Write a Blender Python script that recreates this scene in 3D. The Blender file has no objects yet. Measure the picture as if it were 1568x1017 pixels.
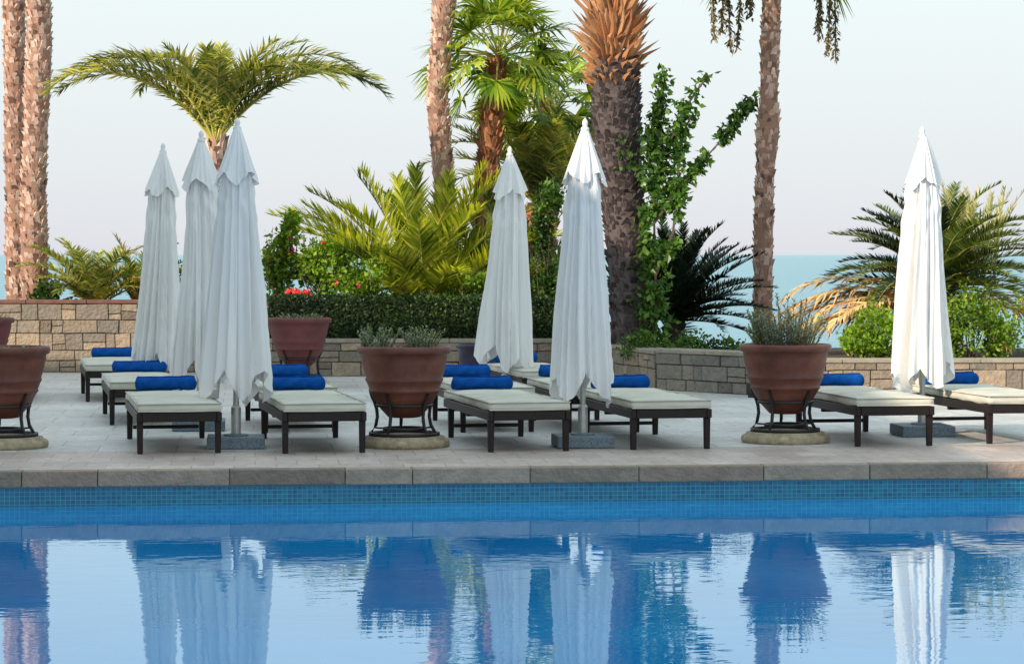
import bpy, math, random
from mathutils import Vector, Matrix, noise
random.seed(7)
R=random.random
def U(a,b): return a+(b-a)*random.random()
V=Vector
scene=bpy.context.scene
rad=math.radians

# ---------------------------------------------------------------- materials
def new_mat(name):
    m=bpy.data.materials.new(name); m.use_nodes=True
    nt=m.node_tree; nt.nodes.clear()
    out=nt.nodes.new('ShaderNodeOutputMaterial')
    return m,nt,out
def ramp(nt,cols):
    r=nt.nodes.new('ShaderNodeValToRGB')
    el=r.color_ramp.elements
    while len(el)<len(cols): el.new(0.5)
    for i,c in enumerate(cols):
        el[i].position=i/(len(cols)-1); el[i].color=(*c,1)
    return r
def coords(nt,scale=(1,1,1),kind='Object'):
    tc=nt.nodes.new('ShaderNodeTexCoord'); mp=nt.nodes.new('ShaderNodeMapping')
    nt.links.new(tc.outputs[kind],mp.inputs['Vector']); mp.inputs['Scale'].default_value=scale
    return mp.outputs['Vector']
def mixc(nt,fac,a,b,blend='MIX'):
    n=nt.nodes.new('ShaderNodeMix'); n.data_type='RGBA'; n.blend_type=blend
    for s,v in ((0,fac),(6,a),(7,b)):
        if isinstance(v,bpy.types.NodeSocket): nt.links.new(v,n.inputs[s])
        elif s==0: n.inputs[0].default_value=v
        else: n.inputs[s].default_value=(*v,1)
    return n.outputs[2]
def math_n(nt,op,a,b):
    n=nt.nodes.new('ShaderNodeMath'); n.operation=op
    for i,v in enumerate((a,b)):
        if isinstance(v,bpy.types.NodeSocket): nt.links.new(v,n.inputs[i])
        else: n.inputs[i].default_value=v
    return n.outputs[0]
def noise_n(nt,vec,scale,detail=3,rough=0.55):
    n=nt.nodes.new('ShaderNodeTexNoise'); n.inputs['Scale'].default_value=scale
    n.inputs['Detail'].default_value=detail; n.inputs['Roughness'].default_value=rough
    nt.links.new(vec,n.inputs['Vector']); return n.outputs['Fac']
def bump(nt,h,strength,dist,normal=None):
    b=nt.nodes.new('ShaderNodeBump'); b.inputs['Strength'].default_value=strength
    b.inputs['Distance'].default_value=dist; nt.links.new(h,b.inputs['Height'])
    if normal: nt.links.new(normal,b.inputs['Normal'])
    return b.outputs['Normal']
def mat_noise(name,cols,scale=8,rough=0.7,bs=0.3,bd=0.01,bscale=40,metal=0,island=False,spec=0.5,stretch=(1,1,1)):
    m,nt,out=new_mat(name)
    p=nt.nodes.new('ShaderNodeBsdfPrincipled'); nt.links.new(p.outputs[0],out.inputs[0])
    vec=coords(nt,stretch)
    n=noise_n(nt,vec,scale,3,0.65)
    if island:
        g=nt.nodes.new('ShaderNodeNewGeometry')
        r=ramp(nt,cols); nt.links.new(g.outputs['Random Per Island'],r.inputs[0])
        r2=ramp(nt,[(0.5,0.5,0.5),(1.3,1.3,1.3)]); nt.links.new(n,r2.inputs[0])
        c=mixc(nt,1.0,r.outputs[0],r2.outputs[0],'MULTIPLY')
    else:
        r=ramp(nt,cols); nt.links.new(n,r.inputs[0])
        r.color_ramp.elements[0].position=0.3; r.color_ramp.elements[-1].position=0.7
        c=r.outputs[0]
    nt.links.new(c,p.inputs['Base Color'])
    p.inputs['Roughness'].default_value=rough; p.inputs['Metallic'].default_value=metal
    p.inputs['Specular IOR Level'].default_value=spec
    if bs>0:
        nt.links.new(bump(nt,noise_n(nt,vec,bscale,2),bs,bd),p.inputs['Normal'])
    return m
def mat_leaf(name,cols,trans=0.35,rough=0.45,big=1.2):
    m,nt,out=new_mat(name)
    g=nt.nodes.new('ShaderNodeNewGeometry'); r=ramp(nt,cols)
    nt.links.new(g.outputs['Random Per Island'],r.inputs[0])
    n=noise_n(nt,coords(nt),big,1)
    r2=ramp(nt,[(0.45,0.48,0.48),(1.5,1.42,1.15)]); r2.color_ramp.elements[0].position=0.32; r2.color_ramp.elements[1].position=0.68
    nt.links.new(n,r2.inputs[0])
    c=mixc(nt,1.0,r.outputs[0],r2.outputs[0],'MULTIPLY')
    p=nt.nodes.new('ShaderNodeBsdfPrincipled'); p.inputs['Roughness'].default_value=rough
    p.inputs['Specular IOR Level'].default_value=0.3
    nt.links.new(c,p.inputs['Base Color'])
    t=nt.nodes.new('ShaderNodeBsdfTranslucent')
    c2=mixc(nt,1.0,c,(1.6,1.4,0.45),'MULTIPLY'); nt.links.new(c2,t.inputs[0])
    mx=nt.nodes.new('ShaderNodeMixShader'); mx.inputs[0].default_value=trans
    nt.links.new(p.outputs[0],mx.inputs[1]); nt.links.new(t.outputs[0],mx.inputs[2])
    nt.links.new(mx.outputs[0],out.inputs[0])
    return m

M={}
def mat_fabric():
    m,nt,out=new_mat('umbrella_fabric')
    vec=coords(nt)
    n=noise_n(nt,vec,3,4)
    r=ramp(nt,[(0.82,0.82,0.80),(0.89,0.89,0.88)]); nt.links.new(n,r.inputs[0])
    p=nt.nodes.new('ShaderNodeBsdfPrincipled'); p.inputs['Roughness'].default_value=0.9; p.inputs['Specular IOR Level'].default_value=0.1
    nt.links.new(r.outputs[0],p.inputs['Base Color'])
    nb=noise_n(nt,coords(nt,(1,1,0.3)),18,3)
    nt.links.new(bump(nt,nb,0.35,0.02),p.inputs['Normal'])
    t=nt.nodes.new('ShaderNodeBsdfTranslucent'); t.inputs[0].default_value=(0.86,0.86,0.82,1)
    mx=nt.nodes.new('ShaderNodeMixShader'); mx.inputs[0].default_value=0.12
    nt.links.new(p.outputs[0],mx.inputs[1]); nt.links.new(t.outputs[0],mx.inputs[2]); nt.links.new(mx.outputs[0],out.inputs[0])
    return m
M['fab']=mat_fabric()
M['terra']=mat_noise('terracotta',[(0.085,0.024,0.015),(0.185,0.055,0.032)],5,0.5,0.4,0.005,30)
M['terra2']=mat_noise('terracotta_plum',[(0.12,0.026,0.026),(0.18,0.045,0.044)],5,0.6,0.3,0.004,60)
M['navy']=mat_noise('glazed_navy',[(0.012,0.010,0.035),(0.035,0.02,0.06)],5,0.3,0.1,0.004,60)
M['iron']=mat_noise('wrought_iron',[(0.010,0.009,0.009),(0.022,0.019,0.018)],20,0.5,0.2,0.002,80)
M['plinth']=mat_noise('plinth_stone',[(0.25,0.19,0.11),(0.50,0.41,0.28)],12,0.85,0.7,0.015,40)
M['soil']=mat_noise('soil',[(0.05,0.035,0.022),(0.12,0.085,0.055)],6,0.95,0.8,0.03,25)
M['wood']=mat_noise('dark_stained_wood',[(0.009,0.005,0.005),(0.022,0.012,0.010)],6,0.45,0.2,0.002,60,stretch=(8,1,8),spec=0.3)
M['cush']=mat_noise('cushion_canvas',[(0.52,0.50,0.42),(0.65,0.63,0.54)],3,0.9,0.4,0.025,9,spec=0.1)
M['towel']=mat_noise('blue_towel',[(0.003,0.05,0.25),(0.006,0.10,0.40)],14,0.95,0.8,0.01,120,spec=0.1)
M['granite']=mat_noise('granite',[(0.07,0.10,0.13),(0.20,0.26,0.30)],60,0.55,0.2,0.003,80)
M['steel']=mat_noise('brushed_pole',[(0.42,0.42,0.40),(0.55,0.55,0.53)],20,0.35,0.0,0,10,metal=0.6)
M['stone']=mat_noise('wall_stone',[(0.19,0.15,0.11),(0.34,0.265,0.195),(0.25,0.215,0.17),(0.43,0.32,0.22),(0.21,0.18,0.145),(0.30,0.235,0.18)],9,0.9,0.9,0.03,22,island=True)
M['stoneg']=mat_noise('wall_stone_grey',[(0.17,0.155,0.13),(0.25,0.22,0.18),(0.21,0.195,0.17),(0.29,0.24,0.19)],9,0.9,0.9,0.03,22,island=True)
M['mortar']=mat_noise('mortar',[(0.11,0.09,0.07),(0.18,0.15,0.12)],10,0.95,0.5,0.01,30)
M['cap']=mat_noise('wall_cap',[(0.13,0.055,0.04),(0.2,0.09,0.07)],10,0.8,0.4,0.01,30)
M['capst']=mat_noise('wall_cap_stone',[(0.24,0.21,0.165),(0.36,0.31,0.24)],8,0.85,0.4,0.01,30)
M['coping']=mat_noise('coping_stone',[(0.34,0.25,0.175),(0.27,0.22,0.16),(0.33,0.225,0.17),(0.39,0.31,0.23),(0.24,0.18,0.13)],6,0.8,0.8,0.02,25,island=True)
M['barkp']=mat_noise('fan_palm_bark',[(0.38,0.21,0.16),(0.68,0.47,0.38),(0.80,0.63,0.53),(0.56,0.31,0.21),(0.16,0.09,0.07),(0.76,0.56,0.46),(0.64,0.41,0.31)],4,0.9,0.5,0.01,40,island=True)
M['barkr']=mat_noise('red_palm_bark',[(0.16,0.055,0.03),(0.40,0.16,0.075),(0.56,0.28,0.14)],4,0.9,0.5,0.01,40,island=True)
M['barkd']=mat_noise('dark_palm_bark',[(0.03,0.02,0.02),(0.065,0.043,0.042),(0.13,0.10,0.095),(0.045,0.03,0.028)],4,0.9,0.6,0.01,40,island=True)
M['stub']=mat_noise('cut_palm_boots',[(0.36,0.12,0.04),(0.6,0.27,0.11),(0.7,0.40,0.19),(0.2,0.07,0.03)],4,0.8,0.4,0.01,40,island=True)
M['twig']=mat_noise('twig_bark',[(0.08,0.055,0.035),(0.15,0.11,0.07)],9,0.9,0.3,0.005,40)
M['date']=mat_leaf('date_palm_leaf',[(0.06,0.11,0.03),(0.17,0.24,0.055),(0.36,0.39,0.10),(0.58,0.54,0.18),(0.10,0.15,0.05)],0.4)
M['bushp']=mat_leaf('young_palm_leaf',[(0.09,0.16,0.02),(0.32,0.40,0.04),(0.62,0.65,0.11),(0.18,0.26,0.025)],0.45)
M['mid']=mat_leaf('palm_leaf_mid',[(0.05,0.10,0.025),(0.12,0.19,0.045),(0.28,0.34,0.08)],0.35)
M['fan']=mat_leaf('fan_palm_leaf',[(0.04,0.11,0.016),(0.14,0.26,0.028),(0.34,0.45,0.05),(0.52,0.57,0.10)],0.42)
M['rach']=mat_leaf('palm_rachis',[(0.34,0.34,0.08),(0.55,0.52,0.18)],0.1)
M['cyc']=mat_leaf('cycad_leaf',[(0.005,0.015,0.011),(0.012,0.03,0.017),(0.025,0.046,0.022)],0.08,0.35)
M['cyc2']=mat_leaf('cycad_leaf_green',[(0.03,0.06,0.02),(0.09,0.15,0.035),(0.22,0.28,0.06)],0.25,0.4)  # greener, paler leaf for some fronds of the right-hand cycad
M['dry']=mat_leaf('dry_frond',[(0.56,0.35,0.20),(0.74,0.53,0.32),(0.60,0.50,0.26),(0.42,0.23,0.14)],0.3)
M['straw']=mat_leaf('young_pale_frond',[(0.5,0.47,0.24),(0.40,0.44,0.18),(0.6,0.5,0.32)],0.35)
M['hedge']=mat_leaf('hedge_leaf',[(0.012,0.034,0.009),(0.026,0.056,0.015),(0.055,0.10,0.026)],0.15)
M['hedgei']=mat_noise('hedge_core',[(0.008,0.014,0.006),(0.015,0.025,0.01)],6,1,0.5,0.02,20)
M['shrub']=mat_leaf('shrub_leaf',[(0.07,0.17,0.018),(0.17,0.34,0.03),(0.36,0.51,0.07),(0.10,0.23,0.025)],0.38)
M['vine']=mat_leaf('vine_leaf',[(0.02,0.06,0.015),(0.05,0.13,0.026),(0.14,0.26,0.04)],0.3,0.35)
M['herb']=mat_leaf('rosemary_leaf',[(0.12,0.18,0.11),(0.21,0.28,0.19),(0.32,0.38,0.28),(0.09,0.14,0.07)],0.2)
M['pink']=mat_leaf('pink_flower',[(0.8,0.05,0.15),(0.9,0.15,0.25)],0.3)
M['orange']=mat_leaf('yellow_flower',[(0.8,0.3,0.05),(0.8,0.5,0.1)],0.3)
M['hang']=mat_leaf('hanging_fruit_stalk',[(0.09,0.09,0.05),(0.2,0.16,0.09),(0.36,0.27,0.14)],0.2)
M['plaster']=mat_noise('shade_building_plaster',[(0.62,0.60,0.55),(0.70,0.67,0.62)],2,0.9,0.2,0.005,30)
M['glass']=mat_noise('window_glass',[(0.03,0.05,0.06),(0.05,0.07,0.08)],1,0.08,0,0,1)

def mat_deck():
    m,nt,out=new_mat('travertine_paving')
    p=nt.nodes.new('ShaderNodeBsdfPrincipled'); nt.links.new(p.outputs[0],out.inputs[0])
    vec=coords(nt)
    def brick(w,h,c1,c2,mo,ms):
        b=nt.nodes.new('ShaderNodeTexBrick'); nt.links.new(vec,b.inputs['Vector'])
        b.inputs['Scale'].default_value=1; b.inputs['Brick Width'].default_value=w; b.inputs['Row Height'].default_value=h
        b.inputs['Mortar Size'].default_value=ms; b.inputs['Mortar Smooth'].default_value=0.4
        b.inputs['Color1'].default_value=(*c1,1); b.inputs['Color2'].default_value=(*c2,1); b.inputs['Mortar'].default_value=(*mo,1)
        return b
    b=brick(0.62,0.62,(0.67,0.66,0.64),(0.56,0.55,0.53),(0.38,0.36,0.34),0.007)
    b2=brick(0.31,0.42,(0.58,0.49,0.44),(0.46,0.37,0.33),(0.34,0.28,0.25),0.006)
    sx=nt.nodes.new('ShaderNodeSeparateXYZ'); nt.links.new(vec,sx.inputs[0])
    lt=math_n(nt,'LESS_THAN',sx.outputs[1],1.86)
    bc=mixc(nt,lt,b.outputs['Color'],b2.outputs['Color'])
    n=noise_n(nt,vec,0.9,5,0.65); r=ramp(nt,[(0.70,0.69,0.68),(1.14,1.14,1.14)]); r.color_ramp.elements[0].position=0.25; r.color_ramp.elements[1].position=0.75; nt.links.new(n,r.inputs[0])
    n2=noise_n(nt,vec,11,5,0.75); r2=ramp(nt,[(0.66,0.63,0.61),(1.2,1.2,1.2)]); r2.color_ramp.elements[0].position=0.25; r2.color_ramp.elements[1].position=0.7; nt.links.new(n2,r2.inputs[0])
    c=mixc(nt,1,bc,r.outputs[0],'MULTIPLY'); c=mixc(nt,1,c,r2.outputs[0],'MULTIPLY')
    nt.links.new(c,p.inputs['Base Color']); p.inputs['Roughness'].default_value=0.5
    n3=noise_n(nt,vec,30,2)
    nb=bump(nt,b.outputs['Fac'],-0.4,0.004); nb=bump(nt,n3,0.25,0.004,nb)
    nt.links.new(nb,p.inputs['Normal'])
    return m
M['deck']=mat_deck()
def mat_mosaic():
    m,nt,out=new_mat('pool_mosaic_tile')
    p=nt.nodes.new('ShaderNodeBsdfPrincipled'); nt.links.new(p.outputs[0],out.inputs[0])
    tc=nt.nodes.new('ShaderNodeTexCoord'); sx=nt.nodes.new('ShaderNodeSeparateXYZ'); nt.links.new(tc.outputs['Object'],sx.inputs[0])
    ad=math_n(nt,'ADD',sx.outputs[0],sx.outputs[1])
    cx=nt.nodes.new('ShaderNodeCombineXYZ'); nt.links.new(ad,cx.inputs[0]); nt.links.new(sx.outputs[2],cx.inputs[1])
    b=nt.nodes.new('ShaderNodeTexBrick'); nt.links.new(cx.outputs[0],b.inputs['Vector']); b.offset=0
    b.inputs['Scale'].default_value=1; b.inputs['Brick Width'].default_value=0.036; b.inputs['Row Height'].default_value=0.030
    b.inputs['Mortar Size'].default_value=0.0022
    b.inputs['Color1'].default_value=(0.003,0.11,0.24,1); b.inputs['Color2'].default_value=(0.006,0.19,0.33,1); b.inputs['Mortar'].default_value=(0.08,0.32,0.35,1)
    nt.links.new(b.outputs['Color'],p.inputs['Base Color']); p.inputs['Roughness'].default_value=0.2
    nt.links.new(bump(nt,b.outputs['Fac'],-0.3,0.002),p.inputs['Normal'])
    return m
M['mosaic']=mat_mosaic()
def mat_water(name,deep1,deep2,scales,rough,ior=1.333,fs=1.0,nsc=0.5):
    m,nt,out=new_mat(name)
    vec=coords(nt)
    d=nt.nodes.new('ShaderNodeBsdfDiffuse'); g=nt.nodes.new('ShaderNodeBsdfGlossy'); g.inputs['Roughness'].default_value=rough
    g.inputs['Color'].default_value=(0.90,1,1,1)
    n=noise_n(nt,vec,nsc,3); r=ramp(nt,[deep1,deep2]); r.color_ramp.elements[0].position=0.3; r.color_ramp.elements[1].position=0.7
    nt.links.new(n,r.inputs[0]); nt.links.new(r.outputs[0],d.inputs[0])
    nrm=None
    for (st,sc,dist,det) in scales:
        nn=noise_n(nt,coords(nt,st),sc,det,0.5)
        nrm=bump(nt,nn,1.0,dist,nrm)
    nt.links.new(nrm,g.inputs['Normal'])
    f=nt.nodes.new('ShaderNodeFresnel'); f.inputs[0].default_value=ior; nt.links.new(nrm,f.inputs['Normal'])
    ff=math_n(nt,'MULTIPLY',f.outputs[0],fs)
    mx=nt.nodes.new('ShaderNodeMixShader'); nt.links.new(ff,mx.inputs[0])
    nt.links.new(d.outputs[0],mx.inputs[1]); nt.links.new(g.outputs[0],mx.inputs[2]); nt.links.new(mx.outputs[0],out.inputs[0])
    return m
M['water']=mat_water('pool_water',(0.0,0.20,0.54),(0.0,0.29,0.68),[((1,1,1),1.2,0.0020,1),((1,1.7,1),4.0,0.0011,2)],0.005,1.62)
M['sea']=mat_water('sea_water',(0.07,0.22,0.29),(0.12,0.28,0.35),[((0.25,1,1),0.6,0.3,5),((0.5,1,1),3,0.05,3)],0.2,1.333,0.65,0.05)

# ---------------------------------------------------------------- mesh builder
class MB:
    def __init__(s): s.v=[]; s.f=[]; s.m=[]
    def add(s,vs,fs,mi=0):
        o=len(s.v); s.v.extend([tuple(v) for v in vs]); s.f.extend([tuple(i+o for i in f) for f in fs]); s.m.extend([mi]*len(fs))
    def box(s,c,d,mi=0,rz=0,taper=1):
        x,y,z=d[0]/2,d[1]/2,d[2]/2; ca,sa=math.cos(rz),math.sin(rz)
        vs=[]
        for sz in(-1,1):
            k=taper if sz<0 else 1
            for sx,sy in((-1,-1),(1,-1),(1,1),(-1,1)):
                px,py=sx*x*k,sy*y*k
                vs.append((c[0]+px*ca-py*sa,c[1]+px*sa+py*ca,c[2]+sz*z))
        s.add(vs,[(3,2,1,0),(4,5,6,7),(0,1,5,4),(1,2,6,5),(2,3,7,6),(3,0,4,7)],mi)
    def lathe(s,prof,n=48,mi=0,c=(0,0,0)):
        vs=[];fs=[]
        for r,z in prof:
            for i in range(n):
                a=2*math.pi*i/n; vs.append((c[0]+r*math.cos(a),c[1]+r*math.sin(a),c[2]+z))
        for j in range(len(prof)-1):
            for i in range(n):
                k=(i+1)%n; fs.append((j*n+i,j*n+k,(j+1)*n+k,(j+1)*n+i))
        s.add(vs,fs,mi)
    def tube(s,pts,rads,n=8,mi=0,cap=True):
        pts=[V(p) for p in pts]; vs=[];fs=[]
        for i,p in enumerate(pts):
            t=(pts[min(i+1,len(pts)-1)]-pts[max(i-1,0)]).normalized()
            ref=V((0,0,1)) if abs(t.z)<0.9 else V((1,0,0))
            a=t.cross(ref).normalized(); b=t.cross(a)
            r=rads[i] if hasattr(rads,'__len__') else rads
            for k in range(n):
                th=2*math.pi*k/n; vs.append(p+a*r*math.cos(th)+b*r*math.sin(th))
        for j in range(len(pts)-1):
            for k in range(n):
                q=(k+1)%n; fs.append((j*n+k,j*n+q,(j+1)*n+q,(j+1)*n+k))
        if cap:
            fs.append(tuple(range(n))); fs.append(tuple(reversed([(len(pts)-1)*n+k for k in range(n)])))
        s.add(vs,fs,mi)
    def obj(s,name,mats,parent=None,smooth=False,bevel=0,seg=2):
        me=bpy.data.meshes.new(name); me.from_pydata(s.v,[],s.f)
        for mm in mats: me.materials.append(M[mm])
        me.polygons.foreach_set('material_index',s.m)
        if smooth: me.polygons.foreach_set('use_smooth',[True]*len(me.polygons))
        me.update()
        o=bpy.data.objects.new(name,me); scene.collection.objects.link(o)
        if parent: o.parent=parent
        if bevel:
            b=o.modifiers.new('bevel','BEVEL'); b.width=bevel; b.segments=seg; b.limit_method='ANGLE'
        return o
def empty(name,loc=(0,0,0),rz=0):
    e=bpy.data.objects.new(name,None); e.empty_display_size=0.2; scene.collection.objects.link(e)
    e.location=loc; e.rotation_euler=(0,0,rz); return e
def dup(o,parent):
    n=bpy.data.objects.new(o.name.split('.')[0],o.data); scene.collection.objects.link(n); n.parent=parent
    for md in o.modifiers:
        if md.type=='BEVEL':
            b=n.modifiers.new('bevel','BEVEL'); b.width=md.width; b.segments=md.segments; b.limit_method='ANGLE'
    return n

# ---------------------------------------------------------------- pool / deck (local frame of the pool edge)
A=rad(5.8); O=V((0,19.03,0)); ca,sa=math.cos(A),math.sin(A)
def toL(x,y): dx,dy=x-O.x,y-O.y; return (dx*ca+dy*sa,-dx*sa+dy*ca)
PU0,PU1,PV0=-8.3,16,-14.5
mb=MB()
C=0.12  # coping depth
bl=toL(-45,34.8); br=toL(45,34.8)
def quad(mb,ps,z,mi=0): mb.add([(p[0],p[1],z) for p in ps],[(0,1,2,3)],mi)
quad(mb,[(-45,C),(45,C),br,bl],0)
quad(mb,[(-45,-60),(PU0-C,-60),(PU0-C,C),(-45,C)],0)
quad(mb,[(PU1+C,-60),(45,-60),(45,C),(PU1+C,C)],0)
quad(mb,[(PU0-C,-60),(PU1+C,-60),(PU1+C,PV0-C),(PU0-C,PV0-C)],0)
deck=mb.obj('pool_deck_paving',['deck']); deck.location=O; deck.rotation_euler=(0,0,A)
mb=MB()
u=PU0-C
while u<PU1+C:
    w=U(0.45,1.05)
    mb.box((u+w/2,C/2-0.01+U(-0.004,0.004),-0.056+U(-0.003,0.003)),(w-0.004,C+0.02-0.004,0.118)); u+=w
for side,uu in ((-1,PU0-C/2),(1,PU1+C/2)):
    v=PV0
    while v<-0.6:
        w=0.6; mb.box((uu,v+w/2,-0.058),(C,w-0.007,0.122)); v+=w
u=PU0-C
while u<PU1+C:
    w=0.7; mb.box((u+w/2,PV0-C/2,-0.058),(w-0.007,C,0.122)); u+=w
cop=mb.obj('pool_coping_stones',['coping'],bevel=0.010); cop.location=O; cop.rotation_euler=(0,0,A)
mb=MB()
def vq(a,b,z0,z1): mb.add([(a[0],a[1],z0),(b[0],b[1],z0),(b[0],b[1],z1),(a[0],a[1],z1)],[(0,1,2,3)])
e=0.012
vq((PU0,e),(PU1,e),-1.6,-0.112); vq((PU0,PV0),(PU0,0),-1.6,-0.115); vq((PU1,0),(PU1,PV0),-1.6,-0.115); vq((PU1,PV0),(PU0,PV0),-1.6,-0.115)
quad(mb,[(PU0,PV0),(PU1,PV0),(PU1,e),(PU0,e)],-1.6)
ti=mb.obj('swimming_pool_basin',['mosaic']); ti.location=O; ti.rotation_euler=(0,0,A)
mb=MB(); quad(mb,[(PU0+.002,PV0+.002),(PU1-.002,PV0+.002),(PU1-.002,e-.002),(PU0+.002,e-.002)],-0.25)
wt=mb.obj('pool_water',['water']); wt.location=O; wt.rotation_euler=(0,0,A)

# ---------------------------------------------------------------- sea and garden ground
mb=MB(); mb.add([(-9000,42,-4),(9000,42,-4),(9000,30000,-4),(-9000,30000,-4)],[(0,1,2,3)])
sea=mb.obj('sea',['sea'])
xs=[-45,-30,-20,-12,-9,-7,-5,-3.25,-3.2,-2,-1,0,0.88,1.2,1.64,2.2,2.93,2.96,4,5,6,8,10,14,20,30,45]
def yf(x):
    if x<-3.2: return 34.7
    if x<=0.88: return 33.6
    if x<=1.64: return 33.6+(30.15-33.6)*(x-0.88)/(0.76)
    if x<=2.94: return 30.15+(28.65-30.15)*(x-1.64)/1.3
    return 30.3
def gz(x,y):
    z0=0.75 if x<-3.2 else 0.33
    t=min(1,max(0,(y-34.2)/12)); t=t*t*(3-2*t)
    return z0-t*(z0+4.6)
mb=MB(); vs=[];fs=[];NV=30
for x in xs:
    for j in range(NV+1):
        y=yf(x)+(52-yf(x))*j/NV
        vs.append((x,y,gz(x,y)+0.05*noise.noise(V((x,y,0)))))
for i in range(len(xs)-1):
    for j in range(NV):
        a=i*(NV+1)+j; fs.append((a,a+NV+1,a+NV+2,a+1))
mb.add(vs,fs); mb.obj('garden_ground',['soil'],smooth=True)

# ---------------------------------------------------------------- stone walls
def stone_wall(name,p0,p1,h,mat='stone',cap='capst',capw=0.34,th=0.3,capt=0.05):
    p0=V((p0[0],p0[1],0)); p1=V((p1[0],p1[1],0)); L=(p1-p0).length; ang=math.atan2((p1-p0).y,(p1-p0).x)
    e=empty(name,p0,ang)
    mb=MB(); mb.box((L/2,th/2+0.012,h/2-0.002),(L-0.004,th-0.02,h)); mb.obj('mortar_core',['mortar'],e)
    mb=MB(); z=0.0
    while z<h-0.02:
        ch=min(U(0.12,0.24),h-z)
        if h-z-ch<0.08: ch=h-z
        x=0
        while x<L-0.01:
            w=min(U(0.13,0.46),L-x)
            if L-x-w<0.1: w=L-x
            if ch>0.14 and R()<0.35:
                k=U(0.35,0.65)
                mb.box((x+w/2,0.03-U(0,0.02),z+ch*k/2),(w-0.01,0.06,ch*k-0.01)); mb.box((x+w/2,0.03-U(0,0.02),z+ch*k+ch*(1-k)/2),(w-0.01,0.06,ch*(1-k)-0.01))
            else: mb.box((x+w/2,0.03-U(0,0.022),z+ch/2),(w-0.01,0.06,ch-0.01))
            x+=w
        z+=ch
    o=mb.obj('stone_blocks',[mat],e,bevel=0.006,seg=1)
    for v in o.data.vertices:
        q=v.co*7; v.co+=V((noise.noise(q+V((L,0,0))),0,noise.noise(q+V((0,9,0)))))*0.016
    mb=MB(); x=0
    while x<L-0.01:
        w=min(0.8,L-x); mb.box((x+w/2,th/2,h+capt/2+0.002),(w-0.005,capw,capt)); x+=w
    mb.obj('cap_stones',[cap],e,bevel=0.008,seg=1)
    return e
stone_wall('stone_wall',(-12,34.4),(-3.2,34.4),0.90,cap='cap',capt=0.05)
stone_wall('stone_wall',(-3.2,33.3),(0.88,33.3),0.42)
stone_wall('stone_wall',(0.9,33.25),(1.64,30.0),0.40)
stone_wall('stone_wall',(1.66,29.95),(2.98,28.4),0.42,mat='stoneg')
stone_wall('stone_wall',(3.0,30.0),(14,30.3),0.30)
e=empty('ground_floodlight',(2.62,28.3,0),rad(-45))
mb=MB(); mb.box((0,0,0.09),(0.16,0.07,0.12)); mb.box((0,0,0.015),(0.12,0.06,0.03)); mb.box((0,-0.04,0.09),(0.13,0.01,0.09)); mb.obj('lamp_housing',['iron'],e,bevel=0.006)

# ---------------------------------------------------------------- umbrellas
def canopy(seed):
    mb=MB(); N=220
    PT=[(0.30,0.240),(0.6,0.228),(1.0,0.202),(1.5,0.168),(1.9,0.140),(2.05,0.130),(2.2,0.115),(2.3,0.09)]
    def prof(z):
        for i in range(len(PT)-1):
            if z<=PT[i+1][0]:
                t=(z-PT[i][0])/(PT[i+1][0]-PT[i][0]); return PT[i][1]+(PT[i+1][1]-PT[i][1])*max(t,-.3)
        return PT[-1][1]
    rows=100; vs=[];fs=[]
    for j in range(rows+1):
        s=j/rows
        for i in range(N):
            th=2*math.pi*i/N
            q=(th*5/(2*math.pi)+seed*0.37)%1; tri=abs(2*q-1)
            hem=0.37+0.26*tri**1.2+0.10*noise.noise(V((math.cos(th)*2,math.sin(th)*2,seed)))
            z=2.28+(hem-2.28)*s
            tw=0.22*(1-z/2.3)*math.sin(seed*2)+0.05*math.sin(z*2.0+seed)
            cx,sx=math.cos(th+tw),math.sin(th+tw)
            n1=noise.noise(V((cx*1.6,sx*1.6,z*0.22+seed*7)))
            n2=noise.noise(V((cx*3.8,sx*3.8,z*0.28+seed*3)))
            n3=noise.noise(V((cx*7,sx*7,z*1.2+seed)))
            r1=1-2.6*abs(n1); r2=1-2.8*abs(n2)
            ph=abs(math.sin(4*(th+tw)+0.5*n1))
            fold=0.34*(ph**0.5-0.68)
            am=0.6+0.5*s
            k=1+am*(0.18*(r1-0.5)+0.24*(r2-0.45)+0.07*n3+fold)
            wr=max(0,1-abs(z-1.98)/0.28)
            k+=0.20*wr*noise.noise(V((cx*2.6,sx*2.6,z*8+seed)))
            k*=1+0.025*noise.noise(V((seed,0,z*2.5)))
            r=prof(z)*max(k,0.35)
            vs.append((r*math.cos(th)+0.012*math.sin(z*1.6+seed),r*math.sin(th),z))
    for j in range(rows):
        for i in range(N):
            k=(i+1)%N; fs.append((j*N+i,j*N+k,(j+1)*N+k,(j+1)*N+i))
    mb.add(vs,fs)
    vs=[];fs=[];rows2=30
    for j in range(rows2+1):
        s=j/rows2
        for i in range(N):
            th=2*math.pi*i/N
            tri=abs(2*((th*4/(2*math.pi)+seed*0.37+0.2)%1)-1)
            hem=2.10+0.11*tri+0.03*noise.noise(V((math.cos(th)*3,math.sin(th)*3,seed+4)))
            z=2.56+(hem-2.56)*s
            n2=1-2.8*abs(noise.noise(V((math.cos(th)*2.8,math.sin(th)*2.8,z*0.8+seed*5))))
            r=(0.026+0.128*s**0.9)*(1+(0.10+0.16*s)*(n2-0.4)+0.14*s*(abs(math.sin(4*th+seed))**0.6-.65))
            vs.append((r*math.cos(th)+0.012*math.sin(z*1.6+seed),r*math.sin(th),z))
    for j in range(rows2):
        for i in range(N):
            k=(i+1)%N; fs.append((j*N+i,j*N+k,(j+1)*N+k,(j+1)*N+i))
    mb.add(vs,fs)
    return mb
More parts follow.
